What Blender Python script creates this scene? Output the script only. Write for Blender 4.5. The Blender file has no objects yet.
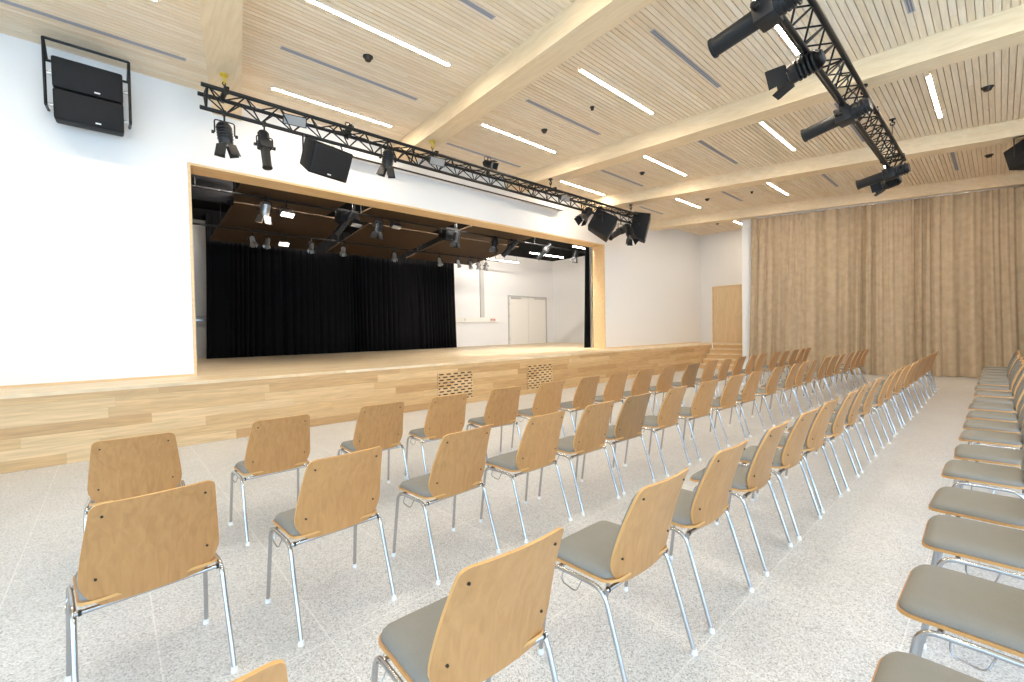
import bpy, bmesh, math, random
from mathutils import Vector as V, Matrix
random.seed(7)
S = bpy.context.scene
C = S.collection
PI = math.pi

# ------------------------------------------------------------------ materials
def new_mat(name):
    m = bpy.data.materials.new(name); m.use_nodes = True
    return m, m.node_tree, m.node_tree.nodes['Principled BSDF']

def plain(name, col, rough=.5, metal=0, emit=None, strength=0, spec=.5):
    m, t, b = new_mat(name)
    b.inputs['Base Color'].default_value = (*col, 1)
    b.inputs['Roughness'].default_value = rough
    b.inputs['Metallic'].default_value = metal
    b.inputs['Specular IOR Level'].default_value = spec
    if emit:
        b.inputs['Emission Color'].default_value = (*emit, 1)
        b.inputs['Emission Strength'].default_value = strength
    return m

class NT:
    def __init__(s, t): s.t = t
    def n(s, typ, **kw):
        x = s.t.nodes.new(typ)
        for k, v in kw.items(): setattr(x, k, v)
        return x
    def l(s, a, b): s.t.links.new(a, b)
    def math(s, op, a, b=None):
        x = s.n('ShaderNodeMath', operation=op)
        for i, q in enumerate((a, b)):
            if q is None: continue
            if isinstance(q, (int, float)): x.inputs[i].default_value = q
            else: s.l(q, x.inputs[i])
        return x.outputs[0]
    def ramp(s, fac, stops):
        r = s.n('ShaderNodeValToRGB')
        e = r.color_ramp.elements
        while len(e) < len(stops): e.new(.5)
        for q, (p, c) in zip(e, stops): q.position = p; q.color = (*c, 1)
        s.l(fac, r.inputs[0]); return r.outputs[0]
    def mix(s, fac, a, b, mode='MIX'):
        x = s.n('ShaderNodeMix', data_type='RGBA', blend_type=mode)
        if isinstance(fac, (int, float)): x.inputs[0].default_value = fac
        else: s.l(fac, x.inputs[0])
        for i, q in ((6, a), (7, b)):
            if isinstance(q, tuple): x.inputs[i].default_value = (*q, 1)
            else: s.l(q, x.inputs[i])
        return x.outputs[2]

def planks(name, u, v, length, height, stops, rough=.45, gap=.012, grain=.28, gapcol=.55):
    """boards running along axis u, stacked along axis v, each board its own tone"""
    m, t, b = new_mat(name); k = NT(t)
    sep = k.n('ShaderNodeSeparateXYZ')
    k.l(k.n('ShaderNodeTexCoord').outputs['Object'], sep.inputs[0])
    U, W = sep.outputs[u], sep.outputs[v]
    vr = k.math('DIVIDE', W, height); row = k.math('FLOOR', vr); fr = k.math('FRACT', vr)
    wn = k.n('ShaderNodeTexWhiteNoise', noise_dimensions='1D'); k.l(row, wn.inputs['W'])
    ur = k.math('ADD', k.math('DIVIDE', U, length), k.math('MULTIPLY', wn.outputs['Value'], 7.3))
    col = k.math('FLOOR', ur); fu = k.math('FRACT', ur)
    cmb = k.n('ShaderNodeCombineXYZ'); k.l(row, cmb.inputs[0]); k.l(col, cmb.inputs[1])
    w2 = k.n('ShaderNodeTexWhiteNoise', noise_dimensions='2D'); k.l(cmb.outputs[0], w2.inputs['Vector'])
    base = k.ramp(w2.outputs['Value'], stops)
    mp = k.n('ShaderNodeCombineXYZ')
    k.l(k.math('MULTIPLY', U, 1.6), mp.inputs[0]); k.l(k.math('MULTIPLY', W, 22), mp.inputs[1]); k.l(k.math('MULTIPLY', w2.outputs['Value'], 40), mp.inputs[2])
    nz = k.n('ShaderNodeTexNoise'); nz.inputs['Detail'].default_value = 6; nz.inputs['Scale'].default_value = 1.6
    nz.inputs['Distortion'].default_value = .6
    k.l(mp.outputs[0], nz.inputs['Vector'])
    g = k.ramp(nz.outputs['Fac'], [(.25, (1 - grain,) * 3), (.75, (1, 1, 1))])
    c = k.mix(1, base, g, 'MULTIPLY')
    if gap:
        e = k.math('LESS_THAN', fr, gap)
        e2 = k.math('LESS_THAN', fu, gap * height / length * .7)
        c = k.mix(k.math('MAXIMUM', e, e2), c, k.mix(1, c, (gapcol,) * 3, 'MULTIPLY'))
    k.l(c, b.inputs['Base Color']); b.inputs['Roughness'].default_value = rough
    return m

def grainy(name, axis, c0, c1, rough=.4, scale=3.0, stretch=14, rnd=0.0, wave=False):
    """veneer: grain drawn out along one axis, tone varies from piece to piece"""
    m, t, b = new_mat(name); k = NT(t)
    tc = k.n('ShaderNodeTexCoord'); mp = k.n('ShaderNodeMapping')
    s = [stretch] * 3; s[axis] = 1
    mp.inputs['Scale'].default_value = s
    oi = k.n('ShaderNodeObjectInfo')
    k.l(tc.outputs['Object'], mp.inputs['Vector'])
    k.l(k.math('MULTIPLY', oi.outputs['Random'], 31.0), mp.inputs['Location'])
    nz = k.n('ShaderNodeTexNoise'); nz.inputs['Scale'].default_value = scale; nz.inputs['Detail'].default_value = 5
    nz.inputs['Distortion'].default_value = .8
    k.l(mp.outputs[0], nz.inputs['Vector'])
    c = k.ramp(nz.outputs['Fac'], [(.3, c0), (.7, c1)])
    if rnd:
        f = k.math('ADD', 1 - rnd, k.math('MULTIPLY', oi.outputs['Random'], rnd * 1.3))
        cc = k.n('ShaderNodeCombineXYZ')
        for i in range(3): k.l(f, cc.inputs[i])
        c = k.mix(1, c, cc.outputs[0], 'MULTIPLY')
    k.l(c, b.inputs['Base Color']); b.inputs['Roughness'].default_value = rough
    return m

def terrazzo():
    m, t, b = new_mat('terrazzo'); k = NT(t)
    tc = k.n('ShaderNodeTexCoord')
    vo = k.n('ShaderNodeTexVoronoi'); vo.inputs['Scale'].default_value = 190
    k.l(tc.outputs['Object'], vo.inputs['Vector'])
    sp = k.n('ShaderNodeSeparateColor'); k.l(vo.outputs['Color'], sp.inputs[0])
    chips = k.ramp(sp.outputs[0], [(0, (.30, .305, .315)), (.14, (.42, .425, .435)), (.28, (.555, .56, .57)), (.62, (.62, .625, .635)), (1, (.76, .765, .775))])
    nz = k.n('ShaderNodeTexNoise'); nz.inputs['Scale'].default_value = 1.3; nz.inputs['Detail'].default_value = 4
    k.l(tc.outputs['Object'], nz.inputs['Vector'])
    cl = k.ramp(nz.outputs['Fac'], [(.3, (.90, .90, .90)), (.7, (1, 1, 1))])
    c = k.mix(1, chips, cl, 'MULTIPLY')
    sep = k.n('ShaderNodeSeparateXYZ'); k.l(tc.outputs['Object'], sep.inputs[0])
    T = .61
    fx = k.math('FRACT', k.math('ADD', k.math('DIVIDE', sep.outputs[0], T), 20 - .12 / T + .004))
    fy = k.math('FRACT', k.math('ADD', k.math('DIVIDE', sep.outputs[1], T), 20 - .90 / T + .004))
    e = k.math('MAXIMUM', k.math('LESS_THAN', fx, .010), k.math('LESS_THAN', fy, .010))
    c = k.mix(k.math('MULTIPLY', e, .38), c, (.90, .89, .87))
    k.l(c, b.inputs['Base Color']); b.inputs['Roughness'].default_value = .34
    return m

def fabric(name, col, scale=700, amt=.25, rough=.95, mott=.86):
    m, t, b = new_mat(name); k = NT(t)
    tc = k.n('ShaderNodeTexCoord'); nz = k.n('ShaderNodeTexNoise'); nz.inputs['Scale'].default_value = scale
    nz.inputs['Detail'].default_value = 3
    k.l(tc.outputs['Object'], nz.inputs['Vector'])
    c = k.ramp(nz.outputs['Fac'], [(.3, tuple(q * (1 - amt) for q in col)), (.7, col)])
    n2 = k.n('ShaderNodeTexNoise'); n2.inputs['Scale'].default_value = scale / 45; n2.inputs['Detail'].default_value = 5
    k.l(tc.outputs['Object'], n2.inputs['Vector'])
    c = k.mix(1, c, k.ramp(n2.outputs['Fac'], [(.35, (mott,) * 3), (.65, (1, 1, 1))]), 'MULTIPLY')
    k.l(c, b.inputs['Base Color']); b.inputs['Roughness'].default_value = rough
    b.inputs['Specular IOR Level'].default_value = .2
    return m

def velvet(name, col, sheen=.3):
    m, t, b = new_mat(name)
    b.inputs['Base Color'].default_value = (*col, 1); b.inputs['Roughness'].default_value = .8
    b.inputs['Sheen Weight'].default_value = sheen; b.inputs['Sheen Roughness'].default_value = .35
    b.inputs['Specular IOR Level'].default_value = .15
    return m

OAK = [(0, (.56, .33, .145)), (.35, (.66, .42, .20)), (.7, (.72, .48, .245)), (1, (.79, .56, .31))]
OAKF = [(0, (.78, .59, .36)), (.5, (.85, .68, .45)), (1, (.90, .76, .55))]
SPR = [(0, (.86, .71, .51)), (.5, (.91, .77, .58)), (1, (.94, .82, .65))]
M = dict(
    white=plain('white_paint', (.82, .82, .82), .75),
    floor=terrazzo(),
    front=planks('oak_cladding', 0, 2, 1.7, .1215, OAK, .45, .012, .30),
    deck=planks('oak_deck', 0, 1, 1.9, .12, OAKF, .42, .010, .25, .7),
    slat=planks('spruce_slats', 0, 1, 2.6, .073, SPR, .6, 0, .18),
    glulam=grainy('glulam', 1, (.76, .59, .37), (.85, .69, .47), .55, 2.2, 9),
    lining=grainy('proscenium_lining', 0, (.70, .48, .25), (.80, .59, .34), .5, 2, 9),
    door=grainy('door_veneer', 2, (.68, .50, .29), (.78, .61, .39), .45, 2, 12),
    ply=grainy('beech_veneer', 2, (.405, .195, .066), (.50, .255, .094), .36, 2.4, 16, rnd=.16),
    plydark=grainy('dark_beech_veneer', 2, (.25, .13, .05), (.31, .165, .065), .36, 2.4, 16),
    edge=plain('ply_edge', (.62, .34, .12), .5),
    pad=fabric('grey_upholstery', (.275, .267, .248), mott=.97),
    chrome=plain('chrome', (.50, .51, .53), .2, 1),
    glide=plain('clear_glide', (.75, .75, .74), .3),
    bolt=plain('dark_bolt', (.035, .026, .02), .4, .5),
    black=plain('black_steel', (.006, .006, .007), .4, 0, None, 0, .35),
    body=plain('fixture_black', (.011, .012, .014), .42, 0, None, 0, .4),
    spk=plain('speaker_black', (.007, .0075, .009), .7, 0, None, 0, .3),
    badge=plain('badge_white', (.8, .8, .8), .4),
    alu=plain('bare_aluminium', (.62, .62, .62), .3, .9),
    reflector=plain('bright_reflector', (.30, .30, .30), .35),
    yellow=plain('hoist_yellow', (.72, .50, .03), .45),
    slot=plain('vent_grey', (.46, .46, .50), .5, .3),
    dark=plain('void_black', (.006, .006, .006), .9),
    blackbox=plain('matt_black', (.004, .004, .004), .95, 0, None, 0, .1),
    brown=plain('brown_panel', (.062, .040, .024), .75, 0, None, 0, .2),
    curtain=fabric('beige_curtain', (.56, .435, .295), 300, .14),
    velvet=velvet('black_velvet', (.0022, .0022, .003), .015),
    offwhite=plain('cream_white', (.84, .82, .77), .5),
    grey=plain('conduit_grey', (.55, .54, .52), .5),
    red=plain('socket_red', (.45, .08, .05), .5),
    screen=plain('screen_case', (.84, .83, .82), .5),
    led=plain('led_panel', (1, 1, 1), .5, 0, (1.0, .86, .68), 62.0),
    stageled=plain('stage_tube', (1, 1, 1), .5, 0, (1.0, .90, .78), 24.0),
    added_light=plain('added_stage_tube', (1, 1, 1), .5, 0, (1.0, .91, .80), 480.0),  # for unseen tubes added to brighten the stage
    litface=plain('lit_lamp_face', (1, 1, 1), .5, 0, (1.0, .93, .84), 5.0),
)

# ------------------------------------------------------------------ geometry helpers
def box(bm, x0, x1, y0, y1, z0, z1, mi=0):
    r = bmesh.ops.create_cube(bm, size=1, matrix=Matrix.Translation(((x0 + x1) / 2, (y0 + y1) / 2, (z0 + z1) / 2)) @ Matrix.Diagonal((x1 - x0, y1 - y0, z1 - z0, 1)))
    fs = {f for v in r['verts'] for f in v.link_faces}
    for f in fs: f.material_index = mi
    return r['verts']

def bevel(bm, w, seg=2):
    bmesh.ops.bevel(bm, geom=bm.edges[:], offset=w, segments=seg, affect='EDGES', profile=.5, clamp_overlap=True)

def hexa(bm, pts, mi=0):
    """eight corners: bottom loop then top loop"""
    v = [bm.verts.new(p) for p in pts]
    for f in ((3, 2, 1, 0), (4, 5, 6, 7), (0, 1, 5, 4), (1, 2, 6, 5), (2, 3, 7, 6), (3, 0, 4, 7)):
        bm.faces.new([v[i] for i in f]).material_index = mi

def cyl(bm, a, b, r0, r1=None, n=16, mi=0, cap=True):
    a, b = V(a), V(b); d = b - a; r1 = r0 if r1 is None else r1
    q = d.to_track_quat('Z', 'Y').to_matrix().to_4x4()
    r = bmesh.ops.create_cone(bm, cap_ends=cap, segments=n, radius1=r0, radius2=r1, depth=d.length, matrix=Matrix.Translation((a + b) / 2) @ q)
    for f in {f for v in r['verts'] for f in v.link_faces}: f.material_index = mi
    return r['verts']

def tube(bm, pts, r, n=8, mi=0):
    pts = [V(p) for p in pts]; rings = []; ref = None
    for i, p in enumerate(pts):
        d = (pts[min(i + 1, len(pts) - 1)] - pts[max(i - 1, 0)]).normalized()
        if ref is None: ref = d.orthogonal().normalized()
        ref = (ref - d * ref.dot(d)).normalized(); s = d.cross(ref)
        rings.append([bm.verts.new(p + (ref * math.cos(2 * PI * k / n) + s * math.sin(2 * PI * k / n)) * r) for k in range(n)])
    for a, b in zip(rings, rings[1:]):
        for k in range(n): bm.faces.new((a[k], a[(k + 1) % n], b[(k + 1) % n], b[k])).material_index = mi
    bm.faces.new(rings[0][::-1]).material_index = mi; bm.faces.new(rings[-1]).material_index = mi

def smooth_path(pts, rad=.05, n=5):
    """round the inner corners of a polyline"""
    pts = [V(p) for p in pts]; out = [pts[0]]
    for a, b, c in zip(pts, pts[1:], pts[2:]):
        r = min(rad, (b - a).length * .45, (c - b).length * .45)
        p, q = b + (a - b).normalized() * r, b + (c - b).normalized() * r
        for i in range(n + 1):
            t = i / n; out.append(p.lerp(b, t).lerp(b.lerp(q, t), t))
    return out + [pts[-1]]

def slab(bm, grid, off, mi=0, edge=None):
    """a sheet given as rows of points, thickened by the vectors off(row,col)"""
    edge = mi if edge is None else edge
    A = [[bm.verts.new(p) for p in row] for row in grid]
    B = [[bm.verts.new(V(p) + V(off)) for p in row] for row in grid]
    R, K = len(A), len(A[0])
    for i in range(R - 1):
        for j in range(K - 1):
            bm.faces.new((A[i][j], A[i][j + 1], A[i + 1][j + 1], A[i + 1][j])).material_index = mi
            bm.faces.new((B[i][j], B[i + 1][j], B[i + 1][j + 1], B[i][j + 1])).material_index = mi
    loop = [(0, j) for j in range(K)] + [(i, K - 1) for i in range(1, R)] + [(R - 1, j) for j in range(K - 2, -1, -1)] + [(i, 0) for i in range(R - 2, 0, -1)]
    for (a, b), (c, d) in zip(loop, loop[1:] + loop[:1]):
        bm.faces.new((A[a][b], B[a][b], B[c][d], A[c][d])).material_index = edge

def obj(name, bm, mats, parent=None, smooth=False, angle=None):
    bmesh.ops.remove_doubles(bm, verts=bm.verts[:], dist=1e-6)
    bmesh.ops.recalc_face_normals(bm, faces=bm.faces[:])
    me = bpy.data.meshes.new(name); bm.to_mesh(me); bm.free()
    for m in (mats if isinstance(mats, (list, tuple)) else [mats]): me.materials.append(m)
    if smooth:
        for p in me.polygons: p.use_smooth = True
        me.set_sharp_from_angle(angle=angle or math.radians(38))
    o = bpy.data.objects.new(name, me); C.objects.link(o)
    if parent: o.parent = parent
    return o

def B(): return bmesh.new()

def tag(o, label, cat, group=None, kind=None):
    o['label'] = label; o['category'] = cat
    if group: o['group'] = group
    if kind: o['kind'] = kind
    return o

def thing(name, label, cat, loc=(0, 0, 0), rz=0, group=None):
    o = bpy.data.objects.new(name, None); C.objects.link(o)
    o.location = loc; o.rotation_euler = (0, 0, rz); o.empty_display_size = .1
    return tag(o, label, cat, group)

def struct(name, bm, m, label=None, smooth=False):
    o = obj(name, bm, m, smooth=smooth); o['kind'] = 'structure'
    if label: o['label'] = label
    return o

# ------------------------------------------------------------------ room dimensions (metres; camera stands at x=0, y=0)
ZC, ZB, YW, YL, ZS = 5.264, 4.96, 8.35, 7.27, .85
PX0, PX1, PZ = .965, 11.50, 4.085          # proscenium opening
XE, YB = 18.2, 15.1                        # end wall, rear wall of the stage house
XL, YR = -5.6, -4.6                        # window wall beside, and the wall behind the camera
beams = [(1.11 - .186 * 5.33 - .40, .186, .40), (4.06 - .0525 * 2.78, .0525, .36), (7.58 + .092 * 6.67, -.092, .38), (11.15 + .279 * 5.38, -.279, .40), (15.16 + .358 * 5.32, -.358, .42), (-2.05 - .31 * 5.5 - .4, .31, .40)]
def beam_x(i, y): return beams[i][0] + beams[i][1] * y

# floor
bm = B(); box(bm, XL, XE, YR, YL + .06, -.12, 0); struct('floor', bm, M['floor'], 'pale speckled terrazzo floor in square tiles')

# ceiling: spruce battens with shadow gaps on a dark board
bm = B()
k = math.ceil(YR / .073); 
while k * .073 < YW:
    y = k * .073; box(bm, XL, XE, y + .0045, min(y + .0685, YW), ZC, ZC + .022); k += 1
box(bm, XL, XE, YR, YW, ZC + .022, ZC + .12, 1)
struct('ceiling', bm, [M['slat'], plain('slat_backing', (.55, .43, .29), .8)], 'pale timber batten ceiling')

for i, (x0, s, w) in enumerate(beams):
    bm = B(); ya, yb = YR, YW
    lo = [(beam_x(i, ya), ya), (beam_x(i, ya) + w, ya), (beam_x(i, yb) + w, yb), (beam_x(i, yb), yb)]
    hexa(bm, [(x, y, ZB) for x, y in lo] + [(x, y, ZC + .03) for x, y in lo])
    o = struct('ceiling_beam', bm, M['glulam'], 'pale timber ceiling beam spanning to the stage wall')

# stage wall with the proscenium opening
bm = B()
LT = .036
box(bm, XL, PX0 - LT, YW, YW + .42, ZS, ZC); box(bm, PX1 + LT, XE, YW, YW + .42, ZS, ZC); box(bm, PX0 - LT, PX1 + LT, YW, YW + .42, PZ + LT, ZC)
struct('wall_stage', bm, M['white'], 'white wall around the stage opening')
bm = B(); box(bm, XE, XE + .2, YR, YW + .42, -.1, ZC + .1); struct('wall_end', bm, M['white'], 'white end wall with the timber door')
# window walls (beside and behind the camera): piers, sills and heads with open daylight between
def window_wall(name, axis, at, t, a0, a1, openings, z0, z1):
    bm = B(); e = a0
    def bb(u0, u1, za, zb):
        if axis == 'x': box(bm, at, at + t, u0, u1, za, zb)
        else: box(bm, u0, u1, at, at + t, za, zb)
    for u0, u1 in openings + [(a1, a1)]:
        if u0 > e: bb(e, u0, -.1, ZC + .1)
        if u1 > u0: bb(u0, u1, -.1, z0); bb(u0, u1, z1, ZC + .1)
        e = u1
    return struct(name, bm, M['white'])
window_wall('wall_left', 'x', XL - .2, .2, YR, YW + .42, [(-4.2, -1.3), (-1.0, 1.9)], .1, 4.6)
window_wall('wall_rear', 'y', YR - .2, .2, XL - .2, XE + .2, [(-5.2, -2.3), (-2.0, .9), (1.2, 4.1), (4.4, 7.3)], .1, 4.6)
n = 0
for u0, u1, ax in [(-4.2, -1.3, 'x'), (-1.0, 1.9, 'x'), (-5.2, -2.3, 'y'), (-2.0, .9, 'y'), (1.2, 4.1, 'y'), (4.4, 7.3, 'y')]:
    bm = B(); n += 1
    for a, b, za, zb in ((u0, u0 + .06, .1, 4.6), (u1 - .06, u1, .1, 4.6), (u0 + .06, u1 - .06, .1, .16), (u0 + .06, u1 - .06, 4.54, 4.6), ((u0 + u1) / 2 - .03, (u0 + u1) / 2 + .03, .16, 4.54)):
        if ax == 'x': box(bm, XL - .14, XL - .06, a, b, za, zb)
        else: box(bm, a, b, YR - .14, YR - .06, za, zb)
    struct('window_%d' % n, bm, M['grey'], 'grey framed window')

# stage platform: oak front, nosing, oak deck
bm = B(); box(bm, XL, 16.75, YL, YL + .05, 0, ZS - .04)
struct('stage_front', bm, M['front'], 'oak plank front of the stage')
bm = B(); box(bm, XL, 16.75, YL - .012, YB, ZS - .04, ZS); box(bm, 16.75, XE, YL + .0, YB, ZS - .04, ZS)
struct('stage_floor', bm, M['deck'], 'pale oak stage deck')
bm = B(); box(bm, XL, PX0 - .02, YW - .018, YW, ZS, ZS + .03); box(bm, PX1 + .03, XE, YW - .018, YW, ZS, ZS + .03)
struct('baseboard_stage', bm, M['lining'])
# proscenium lining
bm = B(); t = .035
box(bm, PX0 - t, PX0, YW - .012, YW + .44, ZS, PZ + t); box(bm, PX1, PX1 + t, YW - .012, YW + .44, ZS, PZ + t); box(bm, PX0, PX1, YW - .012, YW + .44, PZ, PZ + t)
struct('trim_1', bm, M['lining'], 'pale timber lining of the stage opening')
bm = B(); box(bm, PX1 - .05, PX1 - .012, YW + .45, YW + .52, ZS, PZ + .2); struct('trim_2', bm, M['alu'], 'slim grey metal guide at the edge of the stage opening')

# steps and landing to the end door
bm = B()
for i in range(5):
    x = 16.75 - .28 * (4 - i) ; z = .17 * (i + 1)
    x1 = x + .28 if i < 4 else XE
    box(bm, x, x1, 5.55, YL - .013, 0 if i < 4 else 0, z - .035); box(bm, x - .02, x1, 5.55, YL - .013, z - .035, z, 1)
struct('steps', bm, [M['front'], M['deck']], 'oak steps up to the end door')
d = thing('door_1', 'pale timber door in the end wall at the top of the steps', 'door', (XE, 7.29, ZS)); d['kind'] = 'structure'
bm = B(); box(bm, -.03, .04, -.52, .52, 0, 2.22); obj('door_leaf', bm, M['door'], d)
bm = B(); box(bm, -.05, .02, -.57, -.522, 0, 2.27); box(bm, -.05, .02, .522, .57, 0, 2.27); box(bm, -.05, .02, -.522, .522, 2.222, 2.27); obj('door_frame', bm, M['lining'], d)
bm = B(); tube(bm, smooth_path([(-.03, -.44, 1.02), (-.08, -.44, 1.02), (-.08, -.31, 1.02)], .02), .01); obj('door_handle', bm, M['alu'], d, True)
bm = B(); box(bm, -.02, 0, -.04, .04, 0, .08); bevel(bm, .008); o = obj('light_switch', bm, M['offwhite']); o.location = (XE, 8.05, 1.9); tag(o, 'small white switch on the wall beside the end door', 'switch')

# pillar at the curtain's near edge
bm = B(); px, py = 15.42, 5.70
dv = V((-.358, 1)).normalized(); nv = V((dv.y, -dv.x))
q = [V((px, py)) - dv * .5, V((px, py)) - dv * .5 + nv * .35, V((px, py)) + nv * .35, V((px, py))]
hexa(bm, [(*p, 0) for p in q] + [(*p, ZC) for p in q]); struct('pillar', bm, M['white'], 'white pillar at the curtain edge')

# ------------------------------------------------------------------ curtains
def drape(name, path, z0, z1, pleat, amp, mat, th=.008, seed=1, flare=.0, rows=14, step=.018):
    """heavy cloth hung along a plan polyline in irregular pleats"""
    rnd = random.Random(seed); pts = [V(p) for p in path]
    L = sum((b - a).length for a, b in zip(pts, pts[1:])); N = int(L / step)
    ph = [rnd.uniform(0, 6.3) for _ in range(6)]
    def at(s):
        for a, b in zip(pts, pts[1:]):
            l = (b - a).length
            if s <= l + 1e-6 or b is pts[-1]:
                d = (b - a).normalized(); return a + d * s, V((d.y, -d.x)), d
            s -= l
    # irregular phase
    phase = [0]; 
    for i in range(N):
        s = i * step
        phase.append(phase[-1] + 2 * PI * step / pleat * (1 + .35 * math.sin(s * 1.7 + ph[0]) + .25 * math.sin(s * 4.1 + ph[1])))
    bm = B(); grid = []
    for r in range(rows + 1):
        t = r / rows; z = z0 + (z1 - z0) * t; row = []
        for i in range(N + 1):
            s = L * i / N; p, nrm, dr = at(s)
            a = amp * (.75 + .35 * math.sin(s * 2.3 + ph[2]) + .3 * math.sin(s * 5.7 + ph[3]))
            big = .45 * amp * math.sin(s * 1.9 + ph[4]) * (1 - t)
            w = phase[i] + .5 * math.sin(s * 3 + ph[5]) * (1 - t)
            o = a * (.55 + .45 * (1 - t)) * (math.sin(w) + .28 * math.sin(2 * w + 1)) + big + .3 * amp * math.sin(2.2 * w) * t
            e = flare * (1 - t) ** 1.6 * (2 * s / L - 1)
            q = p + nrm * o + dr * e
            row.append((q.x, q.y, z))
        grid.append(row)
    slab(bm, grid, (0, 0, 0) if th == 0 else (*(at(L / 2)[1] * th), 0))
    return obj(name, bm, mat, None, True, math.radians(80))

def cx(y, o=0): return 16.25 - .345 * (y - 2.8) + o
o = drape('curtain', [(cx(5.38), 5.38), (cx(-.42), -.42)], .015, 4.925, .27, .085, M['curtain'], .012, 3, .10)
tag(o, 'tall beige pleated curtain closing off the end of the hall', 'curtain')
o = drape('curtain', [(cx(-.47) - .12, -.50), (13.2, -2.2)], .015, 4.925, .24, .06, M['curtain'], .012, 9)
tag(o, 'beige curtain returning along the rear side behind the row of facing chairs', 'curtain')
bm = B(); box(bm, -.03, .03, -2.95, 2.95, 0, .03); o = obj('curtain_rail', bm, M['alu']); o.location = (cx(2.47), 2.47, 4.929); o.rotation_euler = (0, 0, math.atan(.345))
tag(o, 'slim metal rail carrying the tall beige curtain under the last beam', 'rail')

# ------------------------------------------------------------------ ceiling lights, vents, spots
ordw = ['first', 'second', 'third', 'fourth', 'fifth', 'sixth', 'seventh']
bays = ['outside the first beam', 'between the first and second beams', 'between the second and third beams', 'between the third and fourth beams', 'between the fourth and last beams', 'beyond the last beam']
leds = {0: [(-1.47, .48, 6.4), (-2.3, -.4, 1.86)], 1: [(1.94, 3.91, 7.54), (1.74, 3.67, 5.29), (1.55, 3.5, 3.0), (1.35, 3.3, .75), (1.1, 3.1, -1.6)],  # strips overhead and behind the camera, out of view, are added to fill light
        2: [(5.15, 7.13, 6.40), (5.19, 7.19, 4.14), (5.22, 7.22, 1.91), (5.3, 7.3, -.5), (5.4, 7.4, -2.8)],
        3: [(8.51, 10.42, 7.53), (8.81, 10.70, 5.27), (9.07, 11.03, 3.0), (9.41, 11.43, .755), (9.7, 11.7, -1.6)],
        4: [(12.40, 13.93, 6.39), (12.95, 14.60, 4.13), (13.45, 15.2, 1.86), (14.0, 15.8, -.5)], 5: [(16.05, 17.45, 6.41), (16.4, 17.8, 4.14)]}  # second strip past the last beam, hidden by the pillar, added to brighten walls
for bay, L in leds.items():
    for j, (x0, x1, y) in enumerate(L):
        if y < .5 and bay in (0, 1, 2): nm = 'behind the chairs'
        t = thing('ceiling_light', 'strip light %s, %s from the stage wall' % (bays[bay], ordw[j]), 'light', ((x0 + x1) / 2, y, ZC), 0, 'strip lights in the timber ceiling')
        h = (x1 - x0) / 2
        bm = B(); box(bm, -h, h, -.026, .026, -.008, .004); obj('diffuser', bm, M['led'], t)
        bm = B()
        for s in (-1, 1):
            box(bm, -h - .01, h + .01, *sorted((s * .026, s * .032)), -.01, .004)
            box(bm, *sorted((s * h, s * (h + .01))), -.026, .026, -.01, .004)
        obj('frame', bm, M['offwhite'], t)
slots = {0: [(-1.1, .86, 7.54), (-1.6, .3, 5.27)], 1: [(1.76, 3.80, 6.41), (1.55, 3.55, 4.15), (1.4, 3.4, 1.9)], 2: [(5.11, 7.14, 7.5), (5.18, 7.16, 5.26), (5.22, 7.24, 3.0), (5.32, 7.35, .74)],
         3: [(8.79, 10.6, 6.41), (8.97, 10.9, 4.13), (9.3, 11.69, 1.9)], 4: [(12.29, 13.7, 7.54), (12.78, 14.22, 5.24), (13.33, 14.85, 3.0), (13.85, 15.69, .73)]}
for bay, L in slots.items():
    for j, (x0, x1, y) in enumerate(L):
        t = thing('air_vent', 'slot vent %s, %s from the stage wall' % (bays[bay], ordw[j]), 'vent', ((x0 + x1) / 2, y, ZC), 0, 'slot vents in the timber ceiling')
        h = (x1 - x0) / 2
        bm = B()
        for s in (-1, 1):
            box(bm, -h, h, *sorted((s * .022, s * .036)), -.006, .004); box(bm, *sorted((s * h, s * (h - .012))), -.022, .022, -.006, .004)
        box(bm, -h + .012, h - .012, -.004, .004, -.006, .004); obj('frame', bm, M['slot'], t)
        bm = B(); box(bm, -h + .012, h - .012, -.022, .022, -.001, .003); obj('slot', bm, plain('slot_inside', (.22, .22, .24), .8) if 'slot_inside' not in bpy.data.materials else bpy.data.materials['slot_inside'], t)
for x, y, r, lb in [(2.72, 5.86, .062, 'between the first and second beams'), (6.2, 5.83, .055, 'between the second and third beams, nearer the stage'), (6.2, 4.7, .035, 'between the second and third beams, farther from the stage'), (9.69, 5.87, .06, 'between the third and fourth beams'),
                    (13.17, 5.83, .06, 'between the last two beams, nearer the stage'), (13.46, 4.7, .035, 'between the last two beams, smaller one'), (16.46, 6.92, .06, 'beyond the last beam near the end wall'), (10.61, .15, .07, 'above the row of facing chairs, before the fourth beam'), (14.87, .18, .07, 'near the tall beige curtain')]:
    t = thing('ceiling_speaker', 'small round black ceiling fitting ' + lb, 'ceiling fitting', (x, y, ZC), 0, 'round black fittings in the ceiling')
    bm = B(); cyl(bm, (0, 0, .004), (0, 0, -.012), r * 1.12, r * 1.05, 24); obj('ring', bm, M['black'], t, True)
    bm = B(); cyl(bm, (0, 0, -.012), (0, 0, -.055), r * .9, r * .62, 20); obj('capsule', bm, M['bolt'], t, True)

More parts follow.
